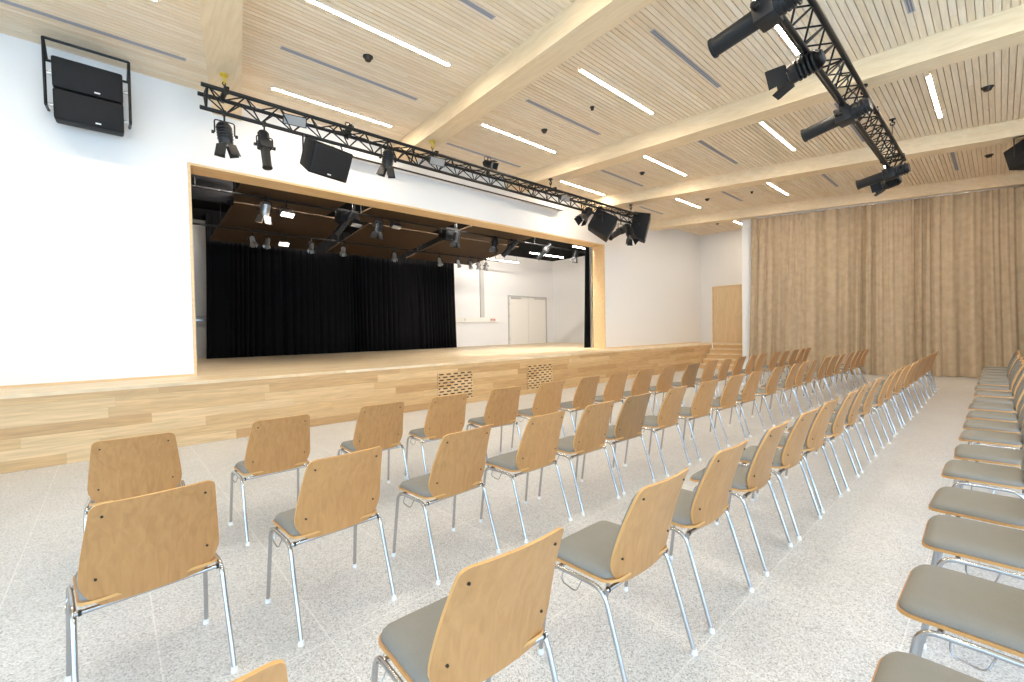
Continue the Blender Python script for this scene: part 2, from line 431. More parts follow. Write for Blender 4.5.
# ------------------------------------------------------------------ stage front grilles
for x0, x1, lb in [(4.63, 5.47, 'nearer'), (7.03, 7.87, 'farther')]:
    t = thing('vent_grille', 'oak vent grille with staggered dark slots in the stage front, the %s one' % lb, 'vent', (x0, YL, 0), 0, 'slotted grilles in the stage front')
    W = x1 - x0; z0, z1 = .10, .66; rows = 10; hz = (z1 - z0) / rows; cw = W / 5
    bm = B(); box(bm, 0, W, -.006, 0, z0, z1); obj('backing', bm, M['dark'], t)
    bm = B(); sl = .024
    for r in range(rows + 1):
        zc = z0 + r * hz
        box(bm, 0, W, -.014, -.006, max(z0, zc - (hz - sl) / 2), min(z1, zc + (hz - sl) / 2))
    for r in range(rows):
        za, zb = z0 + r * hz + (hz - sl) / 2, z0 + (r + 1) * hz - (hz - sl) / 2
        e = 0; offs = 0 if r % 2 else cw / 2
        cur = 0
        for c in range(-1, 6):
            a, b = c * cw + offs + cw * .18, c * cw + offs + cw * .82
            a, b = max(a, .012), min(b, W - .012)
            if b - a < .03: continue
            box(bm, cur, a, -.014, -.006, za, zb); cur = b
        box(bm, cur, W, -.014, -.006, za, zb)
    o = obj('slotted_panel', bm, M['front'], t)

# ------------------------------------------------------------------ chairs
def back_w(z):
    pts = [(.438, .158), (.452, .178), (.475, .196), (.50, .211), (.53, .222), (.56, .224), (.62, .219), (.72, .207), (.80, .197), (.828, .193), (.840, .189), (.849, .180), (.854, .168), (.856, .155)]
    for (a, b), (c, d) in zip(pts, pts[1:]):
        if z <= c: return b + (d - b) * (z - a) / (c - a)
    return pts[-1][1]
def back_y(z):
    t = (z - .438) / .418
    return -.142 - .052 * t - .072 * t * t
def make_chair(full):
    t = thing('stacking_chair', 'x', 'chair')
    # backrest: bent beech ply, wide above the seat and narrowing to the top
    zs = [.438, .445, .455, .475, .50, .53, .56, .60, .66, .72, .78, .80, .815, .828, .840, .849, .854, .856]
    us = [-1, -.96, -.85, -.6, -.3, 0, .3, .6, .85, .96, 1]
    bm = B()
    slab(bm, [[(u * back_w(z), back_y(z) + .022 * (u * back_w(z) / .2) ** 2, z) for u in us] for z in zs], (0, -.011, -.001), 0, 1)
    bk = obj('backrest', bm, [M['ply'], M['edge']], t, True, math.radians(50))
    # thin grey pad on the front of the backrest
    bm = B(); zp = [.485, .492, .51, .55, .60, .68, .76, .80, .818, .828]
    slab(bm, [[(u * (back_w(z) - .018 - (.03 if i in (0, 9) else .008 if i in (1, 8) else 0)), back_y(z) + .022 * (u * back_w(z) / .2) ** 2 + .001, z) for u in us] for i, z in enumerate(zp)], (0, .013, .001))
    obj('back_pad', bm, M['pad'], t, True, math.radians(50))
    if full:
        for sx in (-1, 1):
            for x, z in ((.158, .803), (.176, .548)):
                bm = B(); y = back_y(z) + .022 * (x / .2) ** 2 - .012
                cyl(bm, (sx * x, y + .004, z), (sx * x, y - .004, z), .0055, .0045, 10); obj('bolt', bm, M['bolt'], bk, True)
    # seat shell
    def sw(y, w=.226, yf=.245, yr=-.150, rf=.075, rr=.06):
        if y > yf - rf: return w - rf + math.sqrt(max(rf * rf - (y - yf + rf) ** 2, 0)) 
        if y < yr + rr: return (w - rr) + math.sqrt(max(rr * rr - (yr + rr - y) ** 2, 0))
        return w
    def rows(yf, yr, rf, rr):
        a = [yf - rf + rf * math.sin(PI / 2 * i / 6) for i in range(6, -1, -1)]
        b = [yr + rr - rr * math.sin(PI / 2 * i / 5) for i in range(6)]
        return a + [(a[-1] * 3 + b[0]) / 4, (a[-1] + b[0]) / 2, (a[-1] + b[0] * 3) / 4] + b
    us2 = [-1, -.97, -.88, -.6, -.3, 0, .3, .6, .88, .97, 1]
    def sz(y, x): return .446 - .010 * max(0, (y - .12) / .115) ** 2 + .012 * max(0, (-.05 - y) / .1) ** 2
    bm = B(); slab(bm, [[(u * sw(y), y, sz(y, u)) for u in us2] for y in rows(.245, -.150, .075, .06)], (0, 0, .012), 0, 1)
    obj('seat', bm, [M['ply'], M['edge']], t, True, math.radians(50))
    # cushion: domed pad
    bm = B(); top = []; bot = []
    ys = rows(.240, -.128, .07, .055)
    for i, y in enumerate(ys):
        w = sw(y, .219, .240, -.128, .07, .055)
        tr = []; 
        for u in us2:
            ed = min(1, (1 - abs(u)) * 7) ; ey = min(1, min(.240 - y, y + .128) / .03)
            tr.append((u * w, y, sz(y, u) + .0125 + .026 * math.sqrt(max(0, min(ed, 1))) ** .8 * math.sqrt(max(ey, 0)) + .003))
        top.append(tr)
    A = [[bm.verts.new(p) for p in r] for r in top]
    Bv = [[bm.verts.new((p[0], p[1], sz(p[1], 0) + .0125)) for p in r] for r in top]
    R, K = len(A), len(A[0])
    for i in range(R - 1):
        for j in range(K - 1):
            bm.faces.new((A[i][j], A[i][j + 1], A[i + 1][j + 1], A[i + 1][j])); bm.faces.new((Bv[i][j], Bv[i + 1][j], Bv[i + 1][j + 1], Bv[i][j + 1]))
    loop = [(0, j) for j in range(K)] + [(i, K - 1) for i in range(1, R)] + [(R - 1, j) for j in range(K - 2, -1, -1)] + [(i, 0) for i in range(R - 2, 0, -1)]
    for (a, b), (c, d) in zip(loop, loop[1:] + loop[:1]): bm.faces.new((A[a][b], Bv[a][b], Bv[c][d], A[c][d]))
    obj('cushion', bm, M['pad'], t, True, math.radians(60))
    # chrome tube frame: each leg with its half of the side rail
    n = 10 if full else 6
    for s in (-1, 1):
        for path, foot in (([(s * .246, .236, .012), (s * .237, .178, .428), (s * .236, .02, .431)], (s * .246, .236)), ([(s * .243, -.240, .012), (s * .237, -.108, .430), (s * .236, .02, .431)], (s * .243, -.240))):
            bm = B(); tube(bm, smooth_path(path, .055, 5 if full else 3), .0098 if full else .0085, n); lg = obj('leg', bm, M['chrome'], t, True, math.radians(60))
            bm = B(); cyl(bm, (*foot, 0), (*foot, .022), .016, .0125, 10); obj('glide', bm, M['glide'], lg, True)
    for y, z in ((.125, .432), (-.118, .427)):
        bm = B(); cyl(bm, (-.236, y, z), (.236, y, z), .0095, None, n); obj('crossbar', bm, M['chrome'], t, True)
    if full:
        for s in (-1, 1):
            bm = B(); tube(bm, smooth_path([(s * .237, .10, .424), (s * .252, .10, .385), (s * .252, .02, .372), (s * .237, .0, .424)], .02, 4), .003, 6)
            obj('linking_hook', bm, M['chrome'], t, True)
            bm = B(); box(bm, *sorted((s * .212, s * .227)), -.128, -.108, .417, .437); bevel(bm, .004, 1); obj('rail_clamp', bm, M['bolt'], t)
    return t

near_chair = make_chair(True); far_chair = make_chair(False)
def dup(root):
    r = root.copy(); C.objects.link(r)
    for ch in list(root.children):
        c = ch.copy(); C.objects.link(c); c.parent = r
        for g in list(ch.children):
            e = g.copy(); C.objects.link(e); e.parent = c
    return r
used = set()
def chair(x, y, rz, label, group):
    src = near_chair if x < 7.6 else far_chair
    o = src if src.name not in used else dup(src)
    used.add(src.name)
    o.location = (x, y, 0); o.rotation_euler = (0, 0, math.radians(rz)); o['label'] = label; o['group'] = group
    return o
ORD = ['first', 'second', 'third', 'fourth', 'fifth', 'sixth', 'seventh', 'eighth', 'ninth', 'tenth', 'eleventh', 'twelfth']
def place_row(xs, yaws, y, rowname, group, face, jit):
    n = len(xs)
    for i, x in enumerate(xs):
        if i < n - 11: pos = '%s from the near end' % ORD[i]
        else: pos = '%s from the beige curtain' % ORD[n - 1 - i]
        if pos.startswith('first from the beige'): pos = 'last one, beside the beige curtain'
        yw = yaws[i] if i < len(yaws) else random.uniform(-2.5, 2.5)
        chair(x, y + random.uniform(-jit, jit), yw, 'chrome-legged beech chair %s, %s' % (rowname, pos), group)
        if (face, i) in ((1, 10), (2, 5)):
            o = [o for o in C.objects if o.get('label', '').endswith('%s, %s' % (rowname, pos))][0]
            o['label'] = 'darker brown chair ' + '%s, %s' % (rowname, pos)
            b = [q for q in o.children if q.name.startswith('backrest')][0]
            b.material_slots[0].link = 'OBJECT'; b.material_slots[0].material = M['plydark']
R1 = [.102, .915, 1.743, 2.43, 3.19, 3.91, 4.61, 5.31, 5.98, 6.73, 7.54, 8.33, 8.97, 9.74, 10.40, 11.02, 11.95, 12.57, 13.35, 13.95, 14.55]
R2 = [.155, .93, 1.685, 2.423, 3.078, 3.696, 4.422, 5.19, 6.0, 6.684, 7.62, 8.43, 8.98, 9.62, 10.5, 11.05, 11.62, 12.45, 13.2, 13.75, 14.3]
R3 = [.05, .853, 1.683, 2.385, 3.111, 3.77, 4.42, 5.13, 5.80, 6.6, 7.40, 8.1, 8.9, 9.7, 10.4, 11.0, 11.7, 12.35, 13.0, 13.6]
R4 = [1.52, 2.22, 2.91, 3.47, 4.24, 4.87, 5.61, 6.24, 6.91, 7.63, 8.27, 9.06, 9.89, 10.7, 11.4, 12.1, 12.8, 13.5, 14.2]
f = .976
place_row([x * f for x in R1], [-3, 2, -2, -3, -5, -4, 0, -3, -4, -3, -4], 3.755, 'in the row nearest the stage', 'chairs in the row nearest the stage', 1, .02)
place_row([x * f - .06 for x in R2], [5, 3, 4, 2, .5, -1.5, .8, -3, -3, -2], 2.44, 'in the second row from the stage', 'chairs in the second row', 2, .015)
place_row([x * f - .003 for x in R3], [-3, -2, 0, -.5, 1.5, -1, -2, 1.5, 2], 1.148, 'in the third row from the stage', 'chairs in the third row', 3, .008)
place_row(R4, [0, -1, 1, -1.5, 0, 2, -1, 0, -1], 0.0, 'across the aisle', 'chairs across the aisle', 4, .015)

# ------------------------------------------------------------------ trusses
def truss(name, label, x0, x1, y, zt, zb, hw=.145, r=.027):
    t = thing(name, label, 'truss', (x0, y, zb), 0, 'black lighting trusses')
    L = x1 - x0; h = zt - zb
    for yy, zz in ((-hw, h), (hw, h), (0, 0)):
        bm = B(); cyl(bm, (0, yy, zz), (L, yy, zz), r, None, 12); obj('chord', bm, M['black'], t, True)
    n = int(L / .42)
    for (a, b) in (((-hw, h), (0, 0)), ((hw, h), (0, 0)), ((-hw, h), (hw, h))):
        bm = B()
        for k in range(n):
            u0 = .08 + k * (L - .16) / n; u1 = .08 + (k + .5) * (L - .16) / n; u2 = .08 + (k + 1) * (L - .16) / n
            cyl(bm, (u0, *a), (u1, *b), .0105, None, 6); cyl(bm, (u1, *b), (u2, *a), .0105, None, 6)
        obj('lacing', bm, M['black'], t, True)
    bm = B()
    for u in [.07, L - .07] + [k * 3 + .07 for k in range(1, int(L / 3))]:
        for a, b in (((-hw, h), (0, 0)), ((hw, h), (0, 0)), ((-hw, h), (hw, h))): cyl(bm, (u, *a), (u, *b), .013, None, 8)
    obj('end_brace', bm, M['black'], t, True)
    return t
T1Y, T1T, T1B = 7.0, 4.675, 4.44
T2Y, T2T, T2B = 1.355, 4.53, 4.29
truss('lighting_truss', 'long black truss hung along the front of the stage opening', .93, 11.55, T1Y, T1T, T1B)
truss('lighting_truss', 'black truss hung above the aisle between the chair rows', 3.3, 11.1, T2Y, T2T, T2B)
truss('lighting_truss', 'short dark truss above the near side of the stage behind the opening', -.6, 2.0, 9.55, 4.62, 4.38)
def hook(x, y, ztop, zt, col, label):
    t = thing('rigging_hook', label, 'hook', (x, y, zt), 0, 'hooks carrying the trusses')
    H = ztop - zt
    bm = B(); cyl(bm, (0, 0, H), (0, 0, H - .02), .05, .05, 16); cyl(bm, (0, 0, H - .02), (0, 0, H - .07), .014, None, 10)
    tube(bm, [(0, .03 * math.cos(a), H - .095 + .03 * math.sin(a)) for a in [PI / 2 + i * 2 * PI / 14 for i in range(13)]], .011, 8)
    obj('eye', bm, M[col], t, True)
    bm = B(); tube(bm, [(0, 0, H - .12), (0, 0, .06)], .008, 8); tube(bm, [(.02 * math.cos(a), 0, H - .125 + .022 * math.sin(a)) for a in [i * 2 * PI / 12 for i in range(13)]], .006, 6); obj('shackle', bm, M['bolt'], t, True)
    bm = B(); box(bm, -.03, .03, -.17, .17, .02, .06)
    for yy in (-.145, .145): box(bm, -.025, .025, yy - .032, yy + .032, -.03, .02)
    bevel(bm, .006, 1); obj('clamp', bm, M['black'], t)
for x, lb in [(1.21, 'first'), (4.45, 'second'), (7.63, 'third'), (10.95, 'fourth')]:
    hook(x, T1Y, ZB, T1T, 'yellow' if lb in ('first', 'second') else 'black', '%s hook under the %s beam carrying the stage front truss' % ('yellow' if lb in ('first', 'second') else 'black', lb))
for i, lb in [(1, 'second'), (2, 'third')]:
    hook(beam_x(i, T2Y) + beams[i][2] / 2, T2Y, ZB, T2T, 'black', 'black hook under the %s beam carrying the aisle truss' % lb)
x = 10.85; hook(x, T2Y, ZC + .01, T2T, 'black', 'black hook in the ceiling carrying the far end of the aisle truss')

# ------------------------------------------------------------------ stage lighting fixtures
def aim(bm, d):
    """turn geometry built along local -Z to point along d"""
    q = (-V(d)).to_track_quat('Z', 'Y').to_matrix().to_4x4()
    bmesh.ops.transform(bm, matrix=q, verts=bm.verts[:])
def yoke_and_clamp(t, top, w, drop, side, m='black', at=.0):
    """U-bracket hanging from a clamp at height top above the pivot; side = horizontal unit vector of the pivot axle"""
    s = V((side[0], side[1], 0)).normalized()
    bm = B()
    tube(bm, smooth_path([s * -w, s * -w + V((0, 0, drop)), s * w + V((0, 0, drop)), s * w], .03, 4), .009, 6)
    obj('yoke', bm, M[m], t, True)
    bm = B(); cyl(bm, (0, 0, drop), (0, 0, top), .012, None, 8)
    a = V((-s.y, s.x, 0)); 
    hexa(bm, [(*(p.to_2d()), z) for z in (top - .03, top + .03) for p in (s * -.02 + a * -.03, s * .02 + a * -.03, s * .02 + a * .03, s * -.02 + a * .03)])
    obj('clamp', bm, M[m], t, True)
    for k in (-1, 1): bm = B(); cyl(bm, s * (w + .005) * k, s * (w + .035) * k, .022, None, 10); obj('tilt_knob', bm, M[m], t, True)
def fresnel(x, y, z, top, d, sc, label, side=(1, 0), m='body', group='theatre lamps on the trusses'):
    t = thing('stage_light', label, 'stage light', (x, y, z), 0, group)
    bm = B(); cyl(bm, (0, 0, .11 * sc), (0, 0, -.12 * sc), .085 * sc, .085 * sc, 20); cyl(bm, (0, 0, .15 * sc), (0, 0, .11 * sc), .055 * sc, .085 * sc, 20)
    for k in range(5): cyl(bm, (0, 0, (.09 - k * .035) * sc), (0, 0, (.075 - k * .035) * sc), .094 * sc, None, 20)
    aim(bm, d); obj('housing', bm, M[m], t, True)
    bm = B(); cyl(bm, (0, 0, -.120 * sc), (0, 0, -.124 * sc), .072 * sc, None, 20); aim(bm, d); obj('lens', bm, M['alu'], t, True)
    bm = B(); r = .082 * sc
    for k in range(4):
        a = k * PI / 2; rr = Matrix.Rotation(a, 4, 'Z'); w0, w1, l = r * .95, r * (1.15 if k % 2 else .85), .15 * sc
        pts = [rr @ V(p) for p in ((-w0, -r, -.125 * sc), (w0, -r, -.125 * sc), (w1, -r - .045 * sc, -.125 * sc - l), (-w1, -r - .045 * sc, -.125 * sc - l))]
        nrm = (pts[1] - pts[0]).cross(pts[3] - pts[0]).normalized() * .004
        hexa(bm, pts + [p + nrm for p in pts])
    aim(bm, d); obj('barn_doors', bm, M[m], t)
    yoke_and_clamp(t, top - z, .115 * sc, .17 * sc, side)
    return t
def profile(x, y, z, top, d, sc, label, side=(1, 0), m='body', group='theatre lamps on the trusses'):
    t = thing('profile_spotlight', label, 'stage light', (x, y, z), 0, group)
    bm = B(); cyl(bm, (0, 0, -.04 * sc), (0, 0, -.40 * sc), .075 * sc, .072 * sc, 24); cyl(bm, (0, 0, -.385 * sc), (0, 0, -.405 * sc), .080 * sc, None, 24)
    aim(bm, d); obj('lens_tube', bm, M[m], t, True)
    bm = B(); box(bm, -.10 * sc, .10 * sc, -.085 * sc, .085 * sc, -.05 * sc, .10 * sc); bevel(bm, .012 * sc, 2); aim(bm, d); obj('gate', bm, M[m], t, True)
    bm = B(); cyl(bm, (0, 0, .10 * sc), (0, 0, .27 * sc), .085 * sc, .07 * sc, 20)
    for k in range(4): cyl(bm, (0, 0, (.12 + k * .035) * sc), (0, 0, (.132 + k * .035) * sc), .092 * sc, None, 20)
    aim(bm, d); obj('lamp_house', bm, M[m], t, True)
    bm = B()
    for k in (-1, 1): cyl(bm, (k * .10 * sc, 0, -.02 * sc), (k * .17 * sc, 0, -.02 * sc), .010 * sc, None, 8)
    aim(bm, d); obj('shutter_handle', bm, M['bolt'], t, True)
    yoke_and_clamp(t, top - z, .125 * sc, .16 * sc, side)
    return t
def flood(x, y, z, top, d, sc, label, m='body', group='theatre lamps on the trusses', drop=True):
    t = thing('flood_light', label, 'stage light', (x, y, z), 0, group)
    w, w2, h, h2 = .16 * sc, .13 * sc, .072 * sc, .045 * sc
    bm = B(); hexa(bm, [(-w, -h, -.06 * sc), (w, -h, -.06 * sc), (w, h, -.06 * sc), (-w, h, -.06 * sc), (-w2, -h2, .07 * sc), (w2, -h2, .07 * sc), (w2, h2, .07 * sc), (-w2, h2, .07 * sc)])
    for k in range(-3, 4): box(bm, k * .035 * sc - .003, k * .035 * sc + .003, -h2, h2, .07 * sc, .09 * sc)
    aim(bm, d); obj('housing', bm, M[m], t)
    bm = B(); box(bm, -w * .9, w * .9, -h * .85, h * .85, -.066 * sc, -.058 * sc); aim(bm, d); obj('glass', bm, M['litface'] if group == 'theatre lamps over the stage' and m == 'alu' else M['reflector'], t)
    if drop: yoke_and_clamp(t, top - z, .18 * sc, .12 * sc if top > z else -.12 * sc, (1, 0))
    return t
def speaker(x, y, z, top, rot, size, label, cat='speaker', group=None):
    t = thing('loudspeaker', label, 'speaker', (x, y, z), 0, group)
    w, dp, h = size; R = Matrix.Rotation(rot[0], 4, 'Z') @ Matrix.Rotation(rot[1], 4, 'X')
    bm = B(); ch = .28
    # front (toward -Y) wide, back narrowed
    hexa(bm, [(-w / 2, -dp / 2, -h / 2), (w / 2, -dp / 2, -h / 2), (w / 2 * (1 - ch), dp / 2, -h / 2 * .8), (-w / 2 * (1 - ch), dp / 2, -h / 2 * .8), (-w / 2, -dp / 2, h / 2), (w / 2, -dp / 2, h / 2), (w / 2 * (1 - ch), dp / 2, h / 2), (-w / 2 * (1 - ch), dp / 2, h / 2)])
    bevel(bm, .02, 2); bmesh.ops.transform(bm, matrix=R, verts=bm.verts[:]); obj('cabinet', bm, M['spk'], t, True)
    bm = B(); box(bm, -w * .45, w * .45, -dp / 2 - .008, -dp / 2 + .004, -h * .43, h * .43); bevel(bm, .004, 1); bmesh.ops.transform(bm, matrix=R, verts=bm.verts[:]); obj('front_grille', bm, M['body'], t)
    bm = B(); box(bm, -.03, .03, -dp / 2 - .011, -dp / 2 - .006, -h * .40, -h * .36); bmesh.ops.transform(bm, matrix=R, verts=bm.verts[:]); obj('badge', bm, M['badge'], t)
    for k in (-1, 1):
        p = R @ V((k * (w / 2 + .004), 0, 0)); bm = B()
        tube(bm, [p, (p.x, p.y, top - z - .03), (p.x * .8, 0, top - z)], .012, 6)
        obj('bracket', bm, M['black'], t, True)
    return t

g1 = T1B - .02   # underside of the stage-front truss
fresnel(1.20, T1Y, 4.16, T1B, (.12, .10, -1), 1.0, 'black barn door lamp at the near end of the stage front truss, outermost')
profile(1.68, T1Y, 4.13, T1B, (.03, -.22, -1), .82, 'black spotlight pointing straight down, second from the near end of the stage truss')
flood(2.07, T1Y - .04, 4.60, T1T, (-.12, -.8, -.45), 1.0, 'black floodlight with pale face on the stage truss above the first loudspeaker', drop=False)
speaker(2.50, T1Y + .02, 4.15, T1B, (math.radians(14), math.radians(26)), (.66, .44, .46), 'black wedge loudspeaker under the near half of the stage front truss', group='loudspeakers under the stage front truss')
fresnel(3.50, T1Y - .12, 4.36, T1T - .02, (-.05, .22, -1), 1.0, 'black barn door lamp on the stage truss just before the second beam')
flood(4.50, T1Y - .04, 4.60, T1T, (-.05, -.8, -.45), 1.0, 'black floodlight with pale face on the stage truss below the second beam hook', drop=False)
t = fresnel(5.76, T1Y, 4.86, T1T, (.1, -.9, -.4), .75, 'small black lamp standing on top of the stage truss near its middle')
fresnel(8.85, T1Y - .08, 4.36, T1T - .02, (-.75, .1, -.75), 1.15, 'black barn door lamp on the stage truss just before the far loudspeakers')
speaker(9.65, T1Y + .05, 4.20, T1B, (math.radians(38), math.radians(30)), (.74, .60, .56), 'black wedge loudspeaker under the stage truss, first of the far cluster', group='loudspeakers under the stage front truss')
profile(10.45, T1Y, 4.16, T1B, (-.95, .25, -.55), 1.1, 'black spotlight aimed along the stage wall between the far loudspeakers')
fresnel(10.80, T1Y - .05, 4.15, T1B, (-.2, -.4, -1), 1.2, 'black barn door lamp beside the last loudspeaker on the stage truss')
speaker(11.30, T1Y - .05, 4.36, T1B, (math.radians(30), math.radians(14)), (.62, .46, .74), 'tall black loudspeaker at the far end of the stage front truss', group='loudspeakers under the stage front truss')
fresnel(2.95, T1Y + .10, 4.78, T1T, (-.3, .4, -.5), .55, 'very small lamp clipped above the stage truss past the first loudspeaker')
flood(8.05, T1Y - .04, 4.60, T1T, (-.1, -.8, -.5), .9, 'black floodlight on the stage truss just past the third beam', drop=False)

profile(4.25, T2Y + .03, 4.15, T2B, (.05, 1, -.16), 1.12, 'large black spotlight nearest the camera on the aisle truss', (1, 0), group='theatre lamps on the aisle truss')
fresnel(5.42, T2Y + .02, 4.15, T2B, (.06, 1, -.20), 1.15, 'black barn door lamp on the aisle truss beside the bright strip light', (1, 0), group='theatre lamps on the aisle truss')
profile(7.1, T2Y + .03, 4.15, T2B, (.10, 1, -.18), 1.12, 'black spotlight in the middle of the aisle truss', (1, 0), group='theatre lamps on the aisle truss')
profile(10.5, T2Y + .02, 4.17, T2B, (.10, 1, -.15), 1.12, 'black spotlight at the far end of the aisle truss, longer of the pair', (1, 0), group='theatre lamps on the aisle truss')
fresnel(10.86, T2Y + .02, 4.10, T2B, (.10, 1, -.22), 1.0, 'short black lamp at the far end of the aisle truss beside a longer spotlight', (1, 0), group='theatre lamps on the aisle truss')
# cables run along the trusses
def cable(x0, x1, y, z, seed, label, r=.010):
    rnd = random.Random(seed); bm = B(); n = int((x1 - x0) / .12)
    tube(bm, [(x0 + (x1 - x0) * i / n, y + rnd.uniform(-.03, .03), z + rnd.uniform(-.02, .03)) for i in range(n + 1)], r, 6)
    o = obj('cable', bm, M['black'], None, True); tag(o, label, 'cable')
cable(2.6, 11.3, T1Y + .08, T1T + .01, 1, 'black cable lying along the far top tube of the stage front truss')
cable(6.6, 11.3, T1Y - .06, T1T + .005, 2, 'black cable lying along the near top tube of the stage front truss')
cable(6.5, 11.0, T2Y - .04, T2T + .01, 3, 'black cable lying inside the aisle truss')

# ------------------------------------------------------------------ wall loudspeaker pair in a frame
t = thing('wall_loudspeaker', 'black two-box loudspeaker in a steel frame high on the white wall beside the stage', 'speaker', (-.13, YW, 4.62), 0)
tilt = Matrix.Translation((0, -.34, -.03)) @ Matrix.Rotation(math.radians(9), 4, 'X')
for k, z in enumerate((-.187, .187)):
    bm = B(); box(bm, -.33, .33, -.17, .17, z - .182, z + .182); bevel(bm, .025, 3); bmesh.ops.transform(bm, matrix=tilt, verts=bm.verts[:])
    cb = obj('cabinet', bm, M['spk'], t, True)
    bm = B(); box(bm, .05, .105, -.176, -.168, z - .145, z - .128); bmesh.ops.transform(bm, matrix=tilt, verts=bm.verts[:]); obj('badge', bm, M['badge'], cb)
    for s in (-1, 1):
        bm = B(); p = tilt @ V((s * .335, 0, z)); cyl(bm, p, p + V((s * .05, 0, 0)), .022, None, 10); obj('pivot_knob', bm, M['alu'], cb, True)
bm = B()
for s in (-1, 1):
    p0, p1 = V((s * .40, -.42, .555)), V((s * .40, -.36, -.24))
    for a, b in ((p0, p1), (p0, V((s * .40, 0, .46))), (p1, V((s * .40, 0, -.18)))): tube(bm, [a, b], .017, 6)
tube(bm, [(-.40, -.42, .555), (.40, -.42, .555)], .017, 6); tube(bm, [(-.40, -.015, .46), (.40, -.015, .46)], .017, 6)
obj('mounting_frame', bm, M['black'], t, True)

# rear speaker on the fourth beam at the right
bx = beam_x(3, -.32) + .2
speaker(bx, -.33, 4.60, ZB, (math.radians(-40), math.radians(-15)), (.5, .4, .45), 'black loudspeaker hung under the fourth beam above the aisle chairs')

# projection screen case above the opening
t = thing('projector_screen', 'long white roll-up screen case on the wall above the stage opening', 'screen', (6.25, YW, 4.78), 0)
bm = B(); box(bm, -3.15, 3.15, -.20, -.002, 0, .20); bevel(bm, .012, 2); obj('case', bm, M['screen'], t)
bm = B(); box(bm, -3.10, 3.10, -.205, -.17, -.022, .003); obj('hem_bar', bm, M['bolt'], t)

# ------------------------------------------------------------------ stage house
bm = B(); box(bm, -2.2, 16.7, YB, YB + .2, 0, 5.4); struct('wall_stage_rear', bm, M['white'], 'white rear wall of the stage')
bm = B(); box(bm, 16.5, 16.7, YW + .42, YB, ZS, 5.4); struct('wall_stage_right', bm, M['white'], 'white side wall of the stage')
bm = B(); box(bm, -2.4, -2.2, YW + .42, YB, ZS, 5.4); struct('wall_stage_left', bm, M['blackbox'])
bm = B(); box(bm, -2.4, 16.7, YW + .42, YB + .2, 4.92, 5.1); struct('ceiling_stage', bm, M['blackbox'], 'black ceiling over the stage')
o = drape('backdrop_curtain', [(1.93, 14.2), (9.87, 14.2)], ZS + .005, 4.75, .17, .045, M['velvet'], .01, 21, .08, 8, .02)
tag(o, 'wide black pleated backdrop curtain across the rear of the stage', 'curtain')
o = drape('leg_curtain', [(11.80, 9.32), (12.25, 9.32)], ZS + .005, 4.75, .15, .03, M['velvet'], .01, 5, .10, 8, .015)
tag(o, 'narrow black side curtain just inside the far edge of the stage opening', 'curtain')
bm = B(); box(bm, -2.2, 3.4, 14.55, 14.6, 4.62, 4.92); o = obj('border_drape', bm, M['velvet']); tag(o, 'short black border cloth above the near rear corner of the stage', 'curtain')
bm = B(); box(bm, .3, 1.9, 10.4, 10.44, 4.1, 4.92); o = obj('border_drape', bm, M['velvet']); tag(o, 'black masking cloth hanging at the near side of the stage ceiling', 'curtain')
# reflector panels
def panel(x0, x1, y0, y1, z0, z1, lb):
    t = thing('ceiling_panel', 'brown stage ceiling panel, ' + lb, 'panel', (x0, y0, z0), 0, 'brown panels over the stage')
    bm = B(); w, l, h = x1 - x0, y1 - y0, z1 - z0
    hexa(bm, [(0, 0, 0), (w, 0, 0), (w, l, h), (0, l, h), (0, 0, .03), (w, 0, .03), (w, l, h + .03), (0, l, h + .03)]); obj('board', bm, M['brown'], t)
    bm = B()
    for u in (.15, w - .15):
        cyl(bm, (u, l * .2, h * .2 + .02), (u, l * .2, 4.93 - z0), .008, None, 6); cyl(bm, (u, l * .8, h * .8 + .02), (u, l * .8, 4.93 - z0), .008, None, 6)
    obj('hanger', bm, M['black'], t)
panel(1.88, 3.85, 9.05, 10.78, 4.30, 4.27, 'front row, nearest the first side')
panel(4.42, 6.75, 9.05, 10.78, 4.30, 4.27, 'front row, middle one')
panel(7.25, 9.6, 9.05, 10.78, 4.30, 4.27, 'front row, farthest one')
panel(1.98, 4.5, 10.86, 13.9, 4.26, 3.98, 'rear row, nearest the first side')
panel(4.95, 7.15, 10.86, 13.9, 4.26, 3.98, 'rear row, middle one')
panel(7.5, 10.2, 10.86, 13.6, 4.26, 4.0, 'rear row, farthest one')
# battens
for y, z, x0, x1, lb in [(9.9, 4.20, .2, 14, 'front'), (12.3, 4.02, 1.0, 10.6, 'rear')]:
    t = thing('lighting_batten', 'black pipe carrying lamps over the stage, the %s one' % lb, 'pipe', (x0, y, z), 0, 'pipes over the stage')
    bm = B(); cyl(bm, (0, 0, 0), (x1 - x0, 0, 0), .024, None, 10); obj('pipe', bm, M['black'], t, True)
    bm = B()
    for u in ((1.2, 4.14, 7.0, 10.0, 12.5) if lb == 'front' else (1.4, 4.72, 7.32, 10.4)): cyl(bm, (u - x0, 0, 0), (u - x0, 0, 4.93 - z), .008, None, 6)
    obj('hanger', bm, M['black'], t)
G = 'theatre lamps over the stage'
def on_ray(px, py, y):
    pass
rear = [('fres', 2.62, 'pale lamp'), ('fres', 2.95, 'pale lamp'), ('flood', 3.32, 'floodlight'), ('fres', 4.0, 'pale lamp'), ('fres', 4.85, 'pale lamp'), ('fres', 6.40, 'pale lamp'), ('fres', 8.0, 'pale lamp'), ('fres', 8.75, 'pale lamp'), ('fres', 9.25, 'pale lamp'), ('fres', 9.6, 'pale lamp'), ('fres', 9.95, 'pale lamp')]
